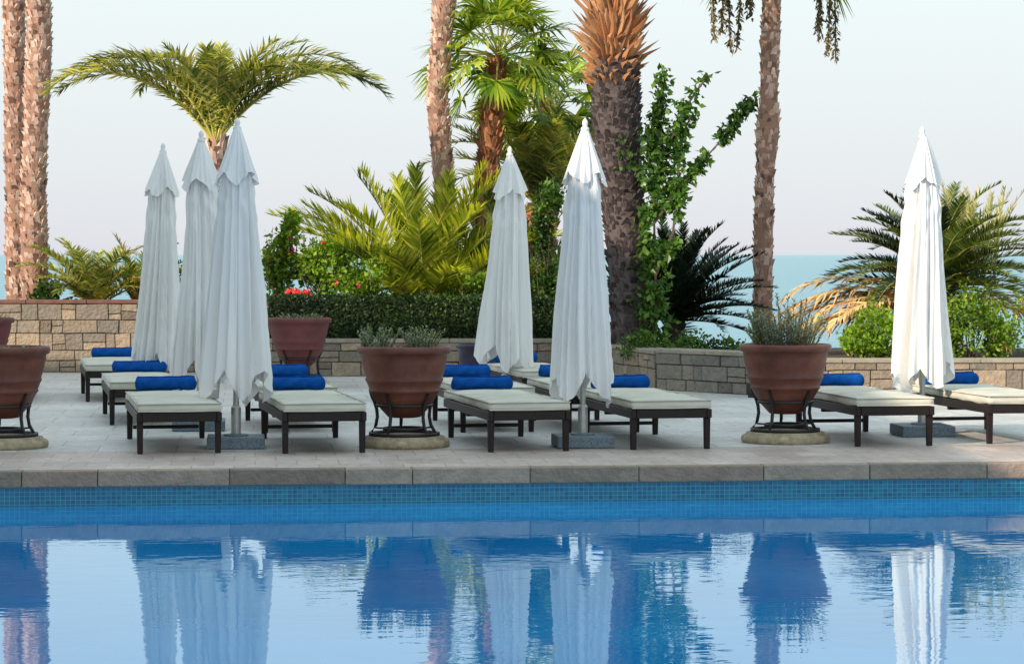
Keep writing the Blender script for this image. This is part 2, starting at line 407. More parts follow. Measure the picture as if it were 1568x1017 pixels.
def umbrella(x,y,seed,lean=0,w=1.0):
    e=empty('patio_umbrella',(x,y,0),rad(5.8)); e.rotation_euler[1]=lean
    o=canopy(seed).obj('canopy',['fab'],e,smooth=True); o.rotation_euler[2]=seed*1.3; o.scale=(w,w,1)
    mb=MB(); mb.lathe([(0.0,0.09),(0.024,0.09),(0.024,2.55),(0.0,2.55)],16); mb.lathe([(0.04,0.1),(0.04,0.32),(0.03,0.34),(0.024,0.34)],20)
    mb.obj('pole',['steel'],e,smooth=False)
    mb=MB(); mb.lathe([(0,2.535),(0.034,2.535),(0.034,2.57),(0.018,2.585),(0.024,2.605),(0.022,2.625),(0.008,2.645),(0,2.65)],20)
    mb.obj('finial',['fab'],e,smooth=True)
    mb=MB(); mb.box((0,0,0.048),(0.46,0.46,0.092)); mb.lathe([(0.10,0.092),(0.10,0.108),(0.045,0.112)],24)
    mb.obj('granite_base',['granite'],e,bevel=0.008)
    return e
umbrella(-3.50,25.7,1.1,0.025,0.96); umbrella(-2.77,23.1,2.3,0.008); umbrella(-2.22,21.0,3.7,0.004,1.04)
umbrella(-0.08,26.5,4.9,0.022,1.02); umbrella(0.57,21.1,5.6,0.008); umbrella(3.52,22.4,6.8)

# ---------------------------------------------------------------- sun loungers
def build_lounger(e):
    W2,L2=0.33,0.97
    mb=MB()
    for sx in(-1,1):
        mb.box((sx*(W2-0.02),0,0.285),(0.04,2*L2,0.07))
        for yy in(-L2+0.055,L2-0.20): mb.box((sx*(W2-0.028),yy,0.125),(0.05,0.05,0.25),taper=0.85)
    for yy in (-L2+0.02,L2-0.02): mb.box((0,yy,0.285),(2*W2-0.084,0.04,0.07))
    for k in range(13): mb.box((0,-L2+0.12+k*0.143,0.30),(2*W2-0.084,0.07,0.02))
    mb.box((0,0.1,0.235),(2*W2-0.06,0.04,0.03))
    mb.box((0,L2-0.2,0.10),(2*W2-0.11,0.03,0.03))
    fr=mb.obj('frame',['wood'],e,bevel=0.004,seg=1)
    mb=MB()
    def cushion(y0,y1):
        nx,ny=16,24; x0,x1=-W2+0.004,W2-0.004
        vs=[];fs=[]
        for lay in range(5):
            zz=[0.325,0.332,0.355,0.385,0.392][lay]; ins=[0.014,0.0,0.0,0.003,0.02][lay]
            pts=[]
            for i in range(nx): pts.append((x0+(x1-x0)*i/nx,y0))
            for i in range(ny): pts.append((x1,y0+(y1-y0)*i/ny))
            for i in range(nx): pts.append((x1-(x1-x0)*i/nx,y1))
            for i in range(ny): pts.append((x0,y1-(y1-y0)*i/ny))
            cxm=(x0+x1)/2
            for (px,py) in pts:
                dx=ins*(1 if px<cxm-0.3 else -1 if px>cxm+0.3 else 0); dy=ins*(1 if abs(py-y0)<1e-6 else -1 if abs(py-y1)<1e-6 else 0)
                wob=0.006*noise.noise(V((px*5,py*5,lay)))
                vs.append((px+dx+wob,py+dy+wob,zz+wob))
        n=len(pts)
        for l in range(4):
            for i in range(n):
                k=(i+1)%n; fs.append((l*n+i,l*n+k,(l+1)*n+k,(l+1)*n+i))
        mb.add(vs,fs)
        mb.tube([(x0+.005,y0,0.388),(0,y0-0.003,0.391),(x1-.005,y0,0.388)],0.006,6)
        mb.tube([(x0+.005,y0,0.332),(0,y0-0.003,0.330),(x1-.005,y0,0.332)],0.006,6)
        for sx in (x0,x1): mb.tube([(sx,y0,0.388),(sx,(y0+y1)/2,0.39),(sx,y1,0.388)],0.006,6)
        vs=[];fs=[];gx,gy=14,24
        for j in range(gy+1):
            for i in range(gx+1):
                a,b=i/gx,j/gy; px=x0+0.02+(x1-x0-0.04)*a; py=y0+0.02+(y1-y0-0.04)*b
                dome=0.016*(1-(2*a-1)**4)*(1-(2*b-1)**6)
                if 0<i<gx and 0<j<gy: dome+=0.014*noise.noise(V((px*4,py*4,3)))
                vs.append((px,py,0.391+dome))
        for j in range(gy):
            for i in range(gx):
                q=j*(gx+1)+i; fs.append((q,q+1,q+gx+2,q+gx+1))
        mb.add(vs,fs)
    cushion(-L2+0.005,L2-0.74); cushion(L2-0.735,L2-0.005)
    cu=mb.obj('cushion',['cush'],e,smooth=True)
    mb=MB(); vs=[];fs=[]; turns=3.2; n=90; xsn=14; w=0.25
    for j in range(xsn+1):
        px=-w+2*w*j/xsn
        for i in range(n+1):
            t=i/n; a=turns*2*math.pi*t; r=0.014+0.053*t
            edge=0.006*math.sin(t*40+j)*(1 if j in(0,xsn) else 0)
            wob=0.009*noise.noise(V((px*8,a,0)))
            xx=px+edge+(0.012*(0.5-t) if j==xsn else (-0.012*(0.5-t) if j==0 else 0))
            vs.append((xx,L2-0.2+(r+wob)*math.cos(a)*1.12,0.466+(r+wob)*math.sin(a)*0.95))
    for j in range(xsn):
        for i in range(n): q=j*(n+1)+i; fs.append((q,q+1,q+n+2,q+n+1))
    mb.add(vs,fs)
    to=mb.obj('towel_roll',['towel'],e,smooth=True)
    so=to.modifiers.new('thick','SOLIDIFY'); so.thickness=0.012
    return fr,cu,to
parts=None
def lounger(x,y,rz=11,tw=0):
    global parts
    a=rad(rz); c=V((x,y,0))+V((-math.sin(a),math.cos(a),0))*0.97
    e=empty('sun_lounger',c,a)
    if parts is None: parts=build_lounger(e)
    else:
        for p in parts:
            n=dup(p,e)
            if p.name.startswith('towel'):
                so=n.modifiers.new('thick','SOLIDIFY'); so.thickness=0.012; n.location.x=tw; n.rotation_euler[2]=U(-0.05,0.05); n.scale=(U(.92,1.04),1,U(.97,1.0))
for (x,y,rz,tw) in [(-2.585,20.3,11,0),(-1.46,20.35,11,0),(0.14,20.5,12,-.02),(1.27,20.75,11,0.01),(3.10,21.1,10,0),(4.22,21.4,10,0),
    (-3.33,23.75,11,0),(-4.16,27.5,11,0),(-1.84,22.75,11,0.02),(-0.12,22.75,10,0),(0.80,22.7,10,0),(0.42,26.0,12,0),(-5.35,27.3,11,0)]:
    lounger(x,y,rz,tw)

# ---------------------------------------------------------------- planters
def pot_profile():
    return [(0.0,0.235),(0.10,0.235),(0.135,0.24),(0.20,0.31),(0.255,0.39),(0.283,0.44),(0.292,0.445),(0.295,0.46),(0.290,0.47),(0.31,0.52),(0.318,0.53),(0.322,0.545),(0.316,0.56),
            (0.335,0.62),(0.352,0.70),(0.356,0.745),(0.378,0.752),(0.388,0.765),(0.390,0.795),(0.383,0.81),(0.362,0.812),(0.352,0.80),(0.345,0.755)]
def planter(x,y,mat='terra',disc=True):
    e=empty('potted_planter',(x,y,0),U(0,1.5))
    mb=MB(); mb.lathe([(r*0.98,z) for r,z in pot_profile()],64); mb.obj('terracotta_pot',[mat],e,smooth=True)
    mb=MB(); mb.lathe([(0.340,0.762),(0.2,0.775),(0.0,0.78)],32); mb.obj('soil',['soil'],e,smooth=True)
    if disc:
        mb=MB(); mb.lathe([(0,0.0),(0.355,0.0),(0.366,0.02),(0.364,0.05),(0.35,0.062),(0.33,0.066),(0.325,0.085),(0.30,0.09),(0,0.09)],56)
        o=mb.obj('stone_plinth',['plinth'],e,smooth=True)
        for v in o.data.vertices:
            v.co+= V((noise.noise(v.co*9),noise.noise(v.co*9+V((5,0,0))),0))*0.008
    mb=MB()
    def ring(r,z,t,n=56): mb.lathe([(r-t,z-0.012),(r+t,z-0.012),(r+t,z+0.012),(r-t,z+0.012),(r-t,z-0.012)],n)
    ring(0.275,0.105,0.012); ring(0.22,0.335,0.011); ring(0.165,0.145,0.009)
    for k in range(5):
        a=2*math.pi*k/5+0.3; pts=[]
        for (r,z) in [(0.278,0.44),(0.266,0.40),(0.246,0.36),(0.228,0.30),(0.222,0.24),(0.235,0.17),(0.272,0.11)]:
            pts.append((r*math.cos(a),r*math.sin(a),z))
        mb.tube(pts,0.014,8)
        mb.tube([(0.24*math.cos(a),0.24*math.sin(a),0.15),(0.165*math.cos(a),0.165*math.sin(a),0.145)],0.008,6)
    mb.obj('iron_stand',['iron'],e,smooth=True)
    return e
P1=planter(-4.10,21.0); P2=planter(-0.87,21.1); P3=planter(2.26,21.6)
P4=planter(-2.49,30.5,'terra2'); P5=planter(-6.2,30.5,'terra2'); P6=planter(6.9,22,'terra')
e=empty('glazed_pot',(-0.38,28.6,0))
mb=MB(); mb.lathe([(0,0),(0.13,0),(0.17,0.15),(0.205,0.4),(0.215,0.52),(0.235,0.525),(0.235,0.57),(0.205,0.572),(0.20,0.5),(0,0.5)],40); mb.obj('pot_body',['navy'],e,smooth=True)

def leafblade(mb,p,d,L,w,side,mi=0,sag=0.0):
    mid=p+d*(L*0.45); tip=p+d*L; tip.z-=sag*L; mid.z-=sag*L*0.15
    mb.add([p-side*w*0.35,p+side*w*0.35,mid+side*w*0.5,mid-side*w*0.5,tip],[(0,1,2,3),(3,2,4)],mi)
def rdir(zlo=-1,zhi=1):
    z=U(zlo,zhi); a=U(0,2*math.pi); r=math.sqrt(max(0,1-z*z)); return V((r*math.cos(a),r*math.sin(a),z))
def herb_clump(mb,c,rad_,h,n,lean=0.5):
    for i in range(n):
        a=U(0,6.283); r=rad_*math.sqrt(R()); b=V((c[0]+r*math.cos(a),c[1]+r*math.sin(a),c[2]))
        d=V((math.cos(a)*lean*r/rad_+U(-.15,.15),math.sin(a)*lean*r/rad_+U(-.15,.15),1)).normalized()
        L=h*U(0.55,1.05); pts=[b+d*L*t+V((0,0,-0.05*t*t*lean)) for t in(0,.33,.66,1)]
        mb.tube(pts,[0.004,0.003,0.003,0.002],3,1,cap=False)
        for k in range(int(L/0.009)):
            t=0.10+0.9*k/(L/0.009); p=b+d*L*t
            q=(d*0.6+rdir(-.4,.6)).normalized(); leafblade(mb,p,q,U(0.025,0.045),0.011,q.cross(d).normalized())
for (E,spec) in ((P3,[((0.0,0,0.77),0.25,0.34,90,0.45),((-.12,0,.77),0.12,0.28,26,0.6),((0.05,0,.77),0.12,0.46,16,0.3)]),(P2,[((-0.22,0.0,0.77),0.1,0.22,38,0.5),((0.14,-0.05,0.77),0.11,0.22,42,0.5),((0,0,0.77),0.3,0.05,60,0.6)]),(P1,[((0,0,0.77),0.26,0.05,40,0.6)]),
        (P4,[((0,0,0.77),0.26,0.10,40,0.6)]),(P5,[((0,0,0.77),0.28,0.10,40,0.6)]),(P6,[((0,0,0.77),0.25,0.3,50,0.6)])):
    mb=MB()
    for s in spec: herb_clump(mb,*s)
    o=mb.obj('rosemary_plant',['herb','twig'],E); o.rotation_euler[2]=-E.rotation_euler[2]

# ---------------------------------------------------------------- palms
def frond(mb,base,az,e0,L,droop,ll,n,w=0.03,vee=(0.1,0.6),fwd=(25,60),sag=0.15,start=0.12,azd=0,mi=0,ri=1,rr=0.018,pw=1.4):
    base=V(base); steps=16; p=base.copy(); P=[];T=[];S=[]
    for i in range(steps+1):
        t=i/steps; el=rad(e0-droop*t**pw); a=rad(az+azd*t)
        tg=V((math.cos(el)*math.cos(a),math.cos(el)*math.sin(a),math.sin(el)))
        P.append(p.copy());T.append(tg);S.append(V((-math.sin(a),math.cos(a),0)))
        p=p+tg*(L/steps)
    mb.tube(P,[rr*(1-0.85*i/steps) for i in range(steps+1)],4,ri,cap=False)
    for sg in(-1,1):
        for i in range(n):
            t=start+(1-start)*(i+R()*0.5)/n; f=min(t*steps,steps-0.001); k=int(f); fr=f-k
            p=P[k].lerp(P[k+1],fr); tg=T[k]; s=S[k]; up=tg.cross(s)
            pr=min(1,(t-start)/0.25+0.35)*(1 if t<0.65 else 1-0.6*((t-0.65)/0.35))
            l=ll*pr*U(0.8,1.15); a=rad(fwd[0]+(fwd[1]-fwd[0])*t+U(-8,8))
            d=(s*sg*math.cos(a)+tg*math.sin(a)+up*U(*vee)).normalized()
            sd=(d.cross(up)+up*U(-.6,.6)).normalized()
            leafblade(mb,p,d,l,w,sd,mi,sag*U(0.5,1.5))
def fanleaf(mb,base,az,e0,pl,fr,n=26,span=230,mi=0,ri=1,droop=20,w=0.05):
    base=V(base); P=[];p=base.copy()
    for i in range(7):
        el=rad(e0-droop*i/6); tg=V((math.cos(el)*math.cos(rad(az)),math.cos(el)*math.sin(rad(az)),math.sin(el)))
        P.append(p.copy()); p=p+tg*pl/6
    mb.tube(P,0.012,4,ri,cap=False)
    hub=P[-1]; s=V((-math.sin(rad(az)),math.cos(rad(az)),0)); tg=(tg+V((0,0,-0.25))).normalized(); nrm=tg.cross(s)
    tl=U(-.5,.5); s=(s*math.cos(tl)+nrm*math.sin(tl)); nrm=tg.cross(s)
    for i in range(n):
        a=rad(-span/2+span*i/(n-1)); d=(tg*math.cos(a)+s*math.sin(a)+nrm*U(0.0,.22)).normalized()
        l=fr*(0.72+0.28*math.cos(a))*U(0.9,1.06); sd=d.cross(nrm).normalized()
        m=hub+d*l*0.55; tip=m+(d*0.5+V((0,0,-U(0.1,0.5)))).normalized()*l*0.45
        mb.add([hub-sd*0.006,hub+sd*0.006,m+sd*w*.5,m-sd*w*.5,tip],[(0,1,2,3),(3,2,4)],mi)
def trunk(mb,path,r0,r1,step,ch,stick,cw=0.5,drop=0.1,mi=0,core=0,lean_out=1.0,rough=0.25,bulge=None):
    path=[V(p) for p in path]
    segs=[(path[i+1]-path[i]).length for i in range(len(path)-1)]; tot=sum(segs)
    def at(s):
        for i,l in enumerate(segs):
            if s<=l or i==len(segs)-1: return path[i].lerp(path[i+1],s/l)
            s-=l
    def rr(s,c):
        r=r0+(r1-r0)*s/tot; r*=1+0.10*noise.noise(V((s*1.3,r0*50,0)))
        if bulge: r*=1+bulge[1]*math.exp(-((c.z-bulge[0])/0.3)**2)
        return r
    n=int(tot/0.12)+2; pts=[at(tot*i/n) for i in range(n+1)]
    mb.tube(pts,[rr(tot*i/n,pts[i]) for i in range(n+1)],14,core)
    s=0;row=0
    while s<tot:
        c=at(s); r=rr(s,c)
        m=max(5,int(2*math.pi*r/(cw)))
        for k in range(m):
            if R()<drop: continue
            a=2*math.pi*(k+0.5*(row%2)+U(-.25,.25))/m; z=U(-rough,rough)*step
            h=ch*U(0.5,1.4); wd=2*math.pi*r/m*U(0.6,1.05); st=stick*U(0.1,1.7)
            o=V((math.cos(a),math.sin(a),0)); sd=V((-math.sin(a),math.cos(a),0)); sk=sd*U(-.02,.02)
            b=c+o*r*0.97+V((0,0,z)); t=c+o*(r+st*lean_out)+V((0,0,z+h))+sk; ti=c+o*r*0.9+V((0,0,z+h*0.8))
            f=U(.12,.42)
            mb.add([b-sd*wd/2,b+sd*wd/2,t+sd*wd*f,t-sd*wd*f,ti-sd*wd*.3,ti+sd*wd*.3],[(0,1,2,3),(3,2,5,4),(0,3,4),(1,5,2)],mi)
        s+=step; row+=1
def tree(name,parts_):
    e=empty(name,(0,0,0))
    for nm,mb,mats in parts_: mb.obj(nm,mats,e)
    return e
def fan_crown(mb,c,n,elo,ehi,pl,fr,dr=25):
    for i in range(n):
        t=i/n; az=i*137.5+U(-10,10); fanleaf(mb,c,az,elo+(ehi-elo)*t+U(-6,6),pl*U(.8,1.15),fr*U(.85,1.1),droop=dr)

def tall_palm(path,r0,r1,mat='barkp'):
    tb=MB(); trunk(tb,path,r0,r1,0.06,0.085,0.024,cw=0.08,drop=0.2,rough=0.9)
    cb=MB(); fan_crown(cb,path[-1],16,-35,80,0.9,0.9)
    return tree('fan_palm_tree',[('trunk',tb,[mat]),('crown',cb,['fan','rach'])])
tall_palm([(-6.98,37,-0.3),(-7.05,37,4.5),(-7.13,37,9.0)],0.165,0.135)
tall_palm([(-6.56,36,-0.2),(-6.60,36,2.4),(-6.52,36,4.4),(-6.55,36,8.6)],0.185,0.145)
tall_palm([(-0.92,36,0),(-0.93,36,2.4),(-1.03,36,3.7),(-0.92,36,5.2),(-0.8,36,8.8)],0.135,0.155)
tb=MB(); trunk(tb,[(3.26,34,0.1),(3.28,34,2.2),(3.34,34,3.4),(3.40,34,5.6)],0.122,0.112,0.06,0.085,0.022,cw=0.08,drop=0.2,rough=0.9,bulge=(3.2,0.3))
cb=MB(); fan_crown(cb,(3.40,34,5.68),28,-25,80,0.85,0.8,20)
hb=MB()
for (dx,dy,zt,zb) in [(-0.45,-.2,5.35,4.25),(-0.62,.1,5.35,4.45),(-0.33,-.1,5.3,4.65),(-.55,.1,5.3,4.2),(0.55,0,5.35,4.35),(0.68,-.1,5.3,4.15),(0.8,.1,5.35,4.1),(0.6,.2,5.3,4.5),(-.7,.2,5.3,4.35)]:
    pts=[V((3.40,34,5.6)),V((3.40+dx*0.7,34+dy,5.7)),V((3.40+dx,34+dy,zt)),V((3.40+dx*1.05+U(-.04,.04),34+dy,(zt+zb)/2)),V((3.40+dx*1.05+U(-.05,.05),34+dy,zb))]
    hb.tube(pts,0.01,4,0,cap=False)
    for k in range(170):
        t=R(); p=pts[2].lerp(pts[3],t*2) if t<.5 else pts[3].lerp(pts[4],t*2-1)
        p=p+rdir()*U(0,0.055); d=(rdir(-1,0.1)+V((0,0,-.6))).normalized(); leafblade(hb,p,d,U(0.05,0.09),0.034,rdir())
tree('fan_palm_tree',[('trunk',tb,['barkp']),('crown',cb,['fan','rach']),('hanging_stalks',hb,['hang'])])
tb=MB(); trunk(tb,[(-0.42,36.5,0),(-0.38,36.5,2.2),(-0.26,36.5,3.7),(-0.22,36.5,4.25)],0.15,0.13,0.06,0.12,0.05,cw=0.08,drop=0.1,rough=0.8)
cb=MB(); fan_crown(cb,(-0.19,36.5,4.3),38,-22,85,0.72,0.66,18)
for az,e0 in ((175,-38),(0,-40),(95,-45),(85,-30)): fanleaf(cb,(-0.19,36.5,4.25),az,e0,0.75,0.6,droop=20)
tree('fan_palm_tree',[('trunk',tb,['barkr']),('crown',cb,['fan','rach'])])
tb=MB(); trunk(tb,[(0.45,38.5,-1.5),(0.5,38.5,2.5),(0.52,38.5,3.7)],0.15,0.13,0.08,0.13,0.05,cw=0.10,drop=0.1)
cb=MB(); fan_crown(cb,(0.54,38.5,3.75),20,-15,80,0.7,0.58,25)
tree('fan_palm_tree',[('trunk',tb,['barkr']),('crown',cb,['fan','rach'])])
# big dark-trunk palm with cut boots
tb=MB(); trunk(tb,[(1.50,32,0.2),(1.42,32,1.5),(1.30,32,2.8),(1.26,32,3.9)],0.25,0.285,0.055,0.078,0.03,cw=0.09,drop=0.04,rough=0.35)
sb=MB()
for i in range(300):
    t=i/300; z=3.60+1.37*t; a=i*2.39996; r=0.27-0.05*t
    el=rad(25+45*t+U(-16,16)); o=V((math.cos(a),math.sin(a),0)); sd=V((-math.sin(a),math.cos(a),0))
    b=V((1.24,32,z))+o*r*0.8; d=o*math.cos(el)+V((0,0,math.sin(el))); L=U(0.2,0.50)*(0.55 if t<.2 else 1); wd=U(0.04,0.085)
    nrm=sd.cross(d); m=b+d*L*0.6; tp=b+d*L+sd*U(-.06,.06)
    sb.add([b-sd*wd*.7-nrm*.02,b+sd*wd*.7-nrm*.02,m+sd*wd*.4-nrm*.01,m-sd*wd*.4-nrm*.01,tp+sd*wd*.12,tp-sd*wd*.12,b+nrm*.05,m+nrm*.025],
           [(0,1,2,3),(3,2,4,5),(0,3,7,6),(1,6,7,2),(7,3,5),(7,4,2),(7,5,4)],0)
cb=MB()
for i in range(14): frond(cb,(1.24,32,5.0+0.2*R()),i*137.5,U(60,85),2.4,U(30,75),0.38,30,0.03)
tree('date_palm_tree',[('trunk',tb,['barkd']),('cut_boots',sb,['stub']),('crown',cb,['date','rach'])])

# arching date palm at left
cb=MB(); c=(-3.86,34,2.98)
for (az,e0,L,dr) in [(178,60,2.75,112),(186,50,2.5,85),(168,72,2.4,115),(2,60,2.75,112),(-8,50,2.5,80),(12,72,2.5,115),(-26,64,2.3,110),(204,64,2.3,110),
      (160,76,1.8,75),(20,74,1.9,70),(240,74,1.9,95),(280,76,1.8,90),(320,68,2.1,105),(100,76,1.9,90),(60,70,2.1,100),(140,68,2.1,105),(190,80,1.45,45),(350,76,1.6,45),
      (182,68,2.4,108),(-2,67,2.4,108),(90,82,1.5,40),(270,80,1.4,50),(172,54,2.55,95),(8,55,2.55,95)]:
    frond(cb,c,az,e0+U(-3,3),L,dr,0.40,78,0.030,vee=(-0.1,0.8),sag=0.22,azd=U(-12,12))
tb=MB(); trunk(tb,[(-3.86,34,0.3),(-3.86,34,2.95)],0.13,0.15,0.08,0.14,0.05,cw=0.09)
tree('date_palm_tree',[('trunk',tb,['barkp']),('crown',cb,['date','rach'])])
# bushy young palm
cb=MB()
for (az,e0,L,dr) in [(180,60,2.75,55),(184,68,2.75,62),(176,76,2.6,55),(170,84,2.45,35),(190,52,2.8,80),(0,80,2.5,45),(5,70,2.6,55),(-5,60,2.5,60),(10,50,2.2,60),
      (230,75,2.4,60),(270,72,2.2,55),(300,78,2.4,50),(330,62,2.3,60),(210,60,2.4,60),(90,85,2.4,20),(120,75,2.5,50),(60,70,2.5,50),(200,80,2.45,30),(250,60,2.1,60),(345,50,2.1,60),(290,55,2.0,70),(185,42,2.7,70),
      (178,72,2.4,50),(350,74,2.6,40),(160,66,2.6,60),(20,64,2.5,60),(240,84,2.3,30),(310,68,2.4,50),(265,50,1.9,60),(285,82,2.4,30),(340,84,2.5,30),(220,66,2.3,60)]:
    frond(cb,(-1.22+U(-.15,.15),35.2+U(-.1,.1),0.38),az,e0+U(-3,3),L,dr,0.46,66,0.036,vee=(0.1,0.75),sag=0.10,azd=U(-8,8),start=0.16,rr=0.022)
tree('young_date_palm',[('crown',cb,['bushp','rach'])])
# palms behind centre
cb=MB()
for i in range(28):
    frond(cb,(0.4,37.6,2.2),i*137.5+U(-8,8),U(38,85),U(1.8,2.2),U(30,85),0.38,52,0.032,vee=(0,0.7),sag=0.15,azd=U(-10,10))
tb=MB(); trunk(tb,[(0.4,37.6,-1.3),(0.4,37.6,2.2)],0.16,0.18,0.08,0.14,0.05,cw=0.09)
tree('date_palm_tree',[('trunk',tb,['barkr']),('crown',cb,['date','rach'])])
cb=MB()
for i in range(24):
    frond(cb,(-0.1,36.2,0.3),i*137.5+U(-8,8),U(45,87),U(1.7,2.2),U(20,80),0.42,48,0.036,vee=(0,0.7),sag=0.2,azd=U(-10,10))
tree('young_date_palm',[('crown',cb,['mid','rach'])])
# small palms behind left wall
cb=MB()
for i in range(30):
    frond(cb,(-5.72,35.6,0.78),i*137.5,U(30,87),U(1.05,1.45),U(40,90),0.26,40,0.024,vee=(0,0.6),sag=0.2)
tree('small_palm',[('crown',cb,['date','rach'])])
cb=MB()
for i in range(20):
    frond(cb,(-5.1,35.8,0.75),i*137.5,U(40,85),U(0.8,1.2),U(30,80),0.22,28,0.022,vee=(0,0.6),sag=0.2,mi=i%2)
tree('small_palm',[('crown',cb,['dry','mid'])])
# cycads
cb=MB()
for i in range(64):
    frond(cb,(2.04,32.9,0.72),i*137.5,5+79*(i/64)+U(-5,5),U(1.2,1.45),U(25,50),0.19,64,0.021,vee=(0.2,0.5),sag=0.0,fwd=(15,50),start=0.08,rr=0.011)
tb=MB(); trunk(tb,[(2.04,32.9,0.25),(2.04,32.9,0.76)],0.14,0.12,0.05,0.08,0.03,cw=0.06)
tree('cycad_plant',[('trunk',tb,['barkd']),('crown',cb,['cyc','cyc'])])
cb=MB()
for i in range(84):
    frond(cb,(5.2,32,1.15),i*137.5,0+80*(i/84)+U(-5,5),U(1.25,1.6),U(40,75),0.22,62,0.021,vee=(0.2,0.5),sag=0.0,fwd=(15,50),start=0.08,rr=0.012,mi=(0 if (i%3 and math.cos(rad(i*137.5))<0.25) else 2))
for i in range(16):
    frond(cb,(5.5+U(-.2,.5),32,1.2),i*137.5,U(66,88),U(1.0,1.4),U(10,30),0.14,34,0.016,vee=(0.3,0.5),sag=0,fwd=(35,60),mi=3,ri=3,rr=.010)
for (az,e0,L,dr) in [(182,8,2.0,45),(190,20,1.9,60),(176,0,1.8,40),(200,12,1.9,55),(188,-5,1.9,30),(170,14,2.0,60),(215,10,1.8,50),(330,10,1.6,60),(300,0,1.5,50),(350,15,1.8,60),(5,5,1.7,50),(185,28,2.0,70),(195,2,2.0,40),(183,15,2.1,55)]:
    frond(cb,(5.15,32,0.95),az,e0,L,dr,0.28,46,0.030,vee=(-.2,0.4),sag=0.35,mi=4,ri=3)
tb=MB(); trunk(tb,[(5.2,32,0.2),(5.2,32,1.15)],0.2,0.18,0.06,0.09,0.04,cw=0.07)
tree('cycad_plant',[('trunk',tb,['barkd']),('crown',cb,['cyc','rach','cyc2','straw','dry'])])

# ---------------------------------------------------------------- shrubs, hedge, vine
def leaf(mb,p,size,mi=0,up=0.3):
    d=(rdir()+V((0,0,up))).normalized(); s=d.cross(rdir()).normalized(); n=d.cross(s)
    l=size*U(0.7,1.3); w=l*0.6
    mb.add([p,p+d*l*.45+s*w*.5+n*w*.12,p+d*l,p+d*l*.45-s*w*.5+n*w*.12],[(0,1,2,3)],mi)
def cloud(mb,c,r,n,size,sd=0,mi=0,thr=-0.12,fr=2.6):
    c=V(c); k=0; tries=0
    while k<n and tries<n*12:
        tries+=1
        d=rdir(); q=R()**0.45
        p=V((d.x*r[0],d.y*r[1],d.z*r[2]))*q*(1+0.45*noise.noise(d*2.2+V((sd,0,0))))
        if noise.noise((c+p)*fr+V((sd,0,0)))<thr: continue
        leaf(mb,c+p,size,mi); k+=1
def shrub(name,blobs,n,size,mat='shrub',flowers=None,stems=True):
    mb=MB()
    for i,(c,r) in enumerate(blobs):
        cloud(mb,c,r,n,size,sd=i*3.1+c[0])
        if stems:
            for k in range(12):
                d=rdir(0.1,1); b=V((c[0]+U(-.1,.1),c[1],c[2]-r[2])); t=V(c)+V((d.x*r[0],d.y*r[1],d.z*r[2]))*1.22
                mb.tube([b,b.lerp(t,.5)+V((U(-.05,.05),0,.03)),t],[0.010,0.006,0.003],4,1,cap=False)
                for q in range(20): leaf(mb,b.lerp(t,U(.55,1.05))+rdir()*0.05,size*.9)
        if flowers:
            for k in range(flowers[1]):
                d=rdir(); d.y=-abs(d.y); p=V(c)+V((d.x*r[0],d.y*r[1],d.z*r[2]))*1.0
                for q in range(7): leaf(mb,p+rdir()*0.02,0.05,2)
    return mb.obj(name,[mat,'twig']+([flowers[0]] if flowers else []))
shrub('flowering_shrub',[((-3.15,34.9,1.25),(0.3,0.3,0.55)),((-2.95,34.9,1.75),(0.12,0.2,0.3)),((-2.55,34.8,1.3),(0.42,0.35,0.42)),((-2.3,35,1.6),(0.3,0.25,0.2)),((-1.95,34.7,1.15),(0.4,0.3,0.35))],1100,0.075,flowers=('pink',3))
shrub('flowering_shrub',[((-2.82,34.3,1.02),(0.14,0.1,0.06))],120,0.05,flowers=('pink',26),stems=False)
shrub('flowering_shrub',[((-1.0,34.6,1.05),(0.5,0.2,0.15)),((-0.3,34.6,1.1),(0.4,0.25,0.25))],600,0.07,flowers=('orange',5))
shrub('leafy_shrub',[((0.45,34.2,1.2),(0.22,0.25,0.5)),((0.62,34.2,0.8),(0.3,0.3,0.4)),((0.4,34.3,1.9),(0.13,0.15,0.45)),((0.55,34.2,2.3),(0.12,0.15,0.2))],700,0.07,mat='vine')
shrub('leafy_shrub',[((4.35,30.8,0.62),(0.32,0.3,0.32)),((4.1,30.9,0.5),(0.2,0.25,0.2))],1300,0.06)
shrub('leafy_shrub',[((5.4,30.9,0.7),(0.42,0.35,0.42)),((5.75,31,0.55),(0.25,0.3,0.3)),((5.15,30.9,0.5),(0.2,0.2,0.25))],1300,0.06)
shrub('leafy_shrub',[((6.5,31.2,0.8),(0.6,0.4,0.5))],1300,0.06)
shrub('ground_cover',[((2.45,30.2,0.42),(0.3,0.4,0.16)),((2.1,30.4,0.45),(0.3,0.3,0.2)),((1.5,31.0,0.45),(0.25,0.4,0.2))],500,0.06,mat='vine',stems=False)
shrub('leafy_shrub',[((-4.6,35.6,1.05),(0.4,0.3,0.3)),((-6.3,35.7,0.98),(0.3,0.3,0.18))],500,0.07,mat='vine')
e=empty('garden_hedge',(0,0,0))
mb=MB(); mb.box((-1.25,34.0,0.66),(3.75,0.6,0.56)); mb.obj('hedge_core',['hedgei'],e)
mb=MB()
for i in range(11000):
    x=U(-3.2,0.68); f=R()
    if f<0.6: p=V((x,33.66+U(-.03,.05),U(0.36,1.0)))
    elif f<0.95: p=V((x,U(33.66,34.35),0.97+U(-.03,.045)+0.04*noise.noise(V((x*3,0,0)))))
    else: p=V((0.66+U(-.04,.04),U(33.66,34.3),U(.36,1.0)))
    leaf(mb,p,0.045)
mb.obj('hedge_leaves',['hedge'],e)
mb=MB()
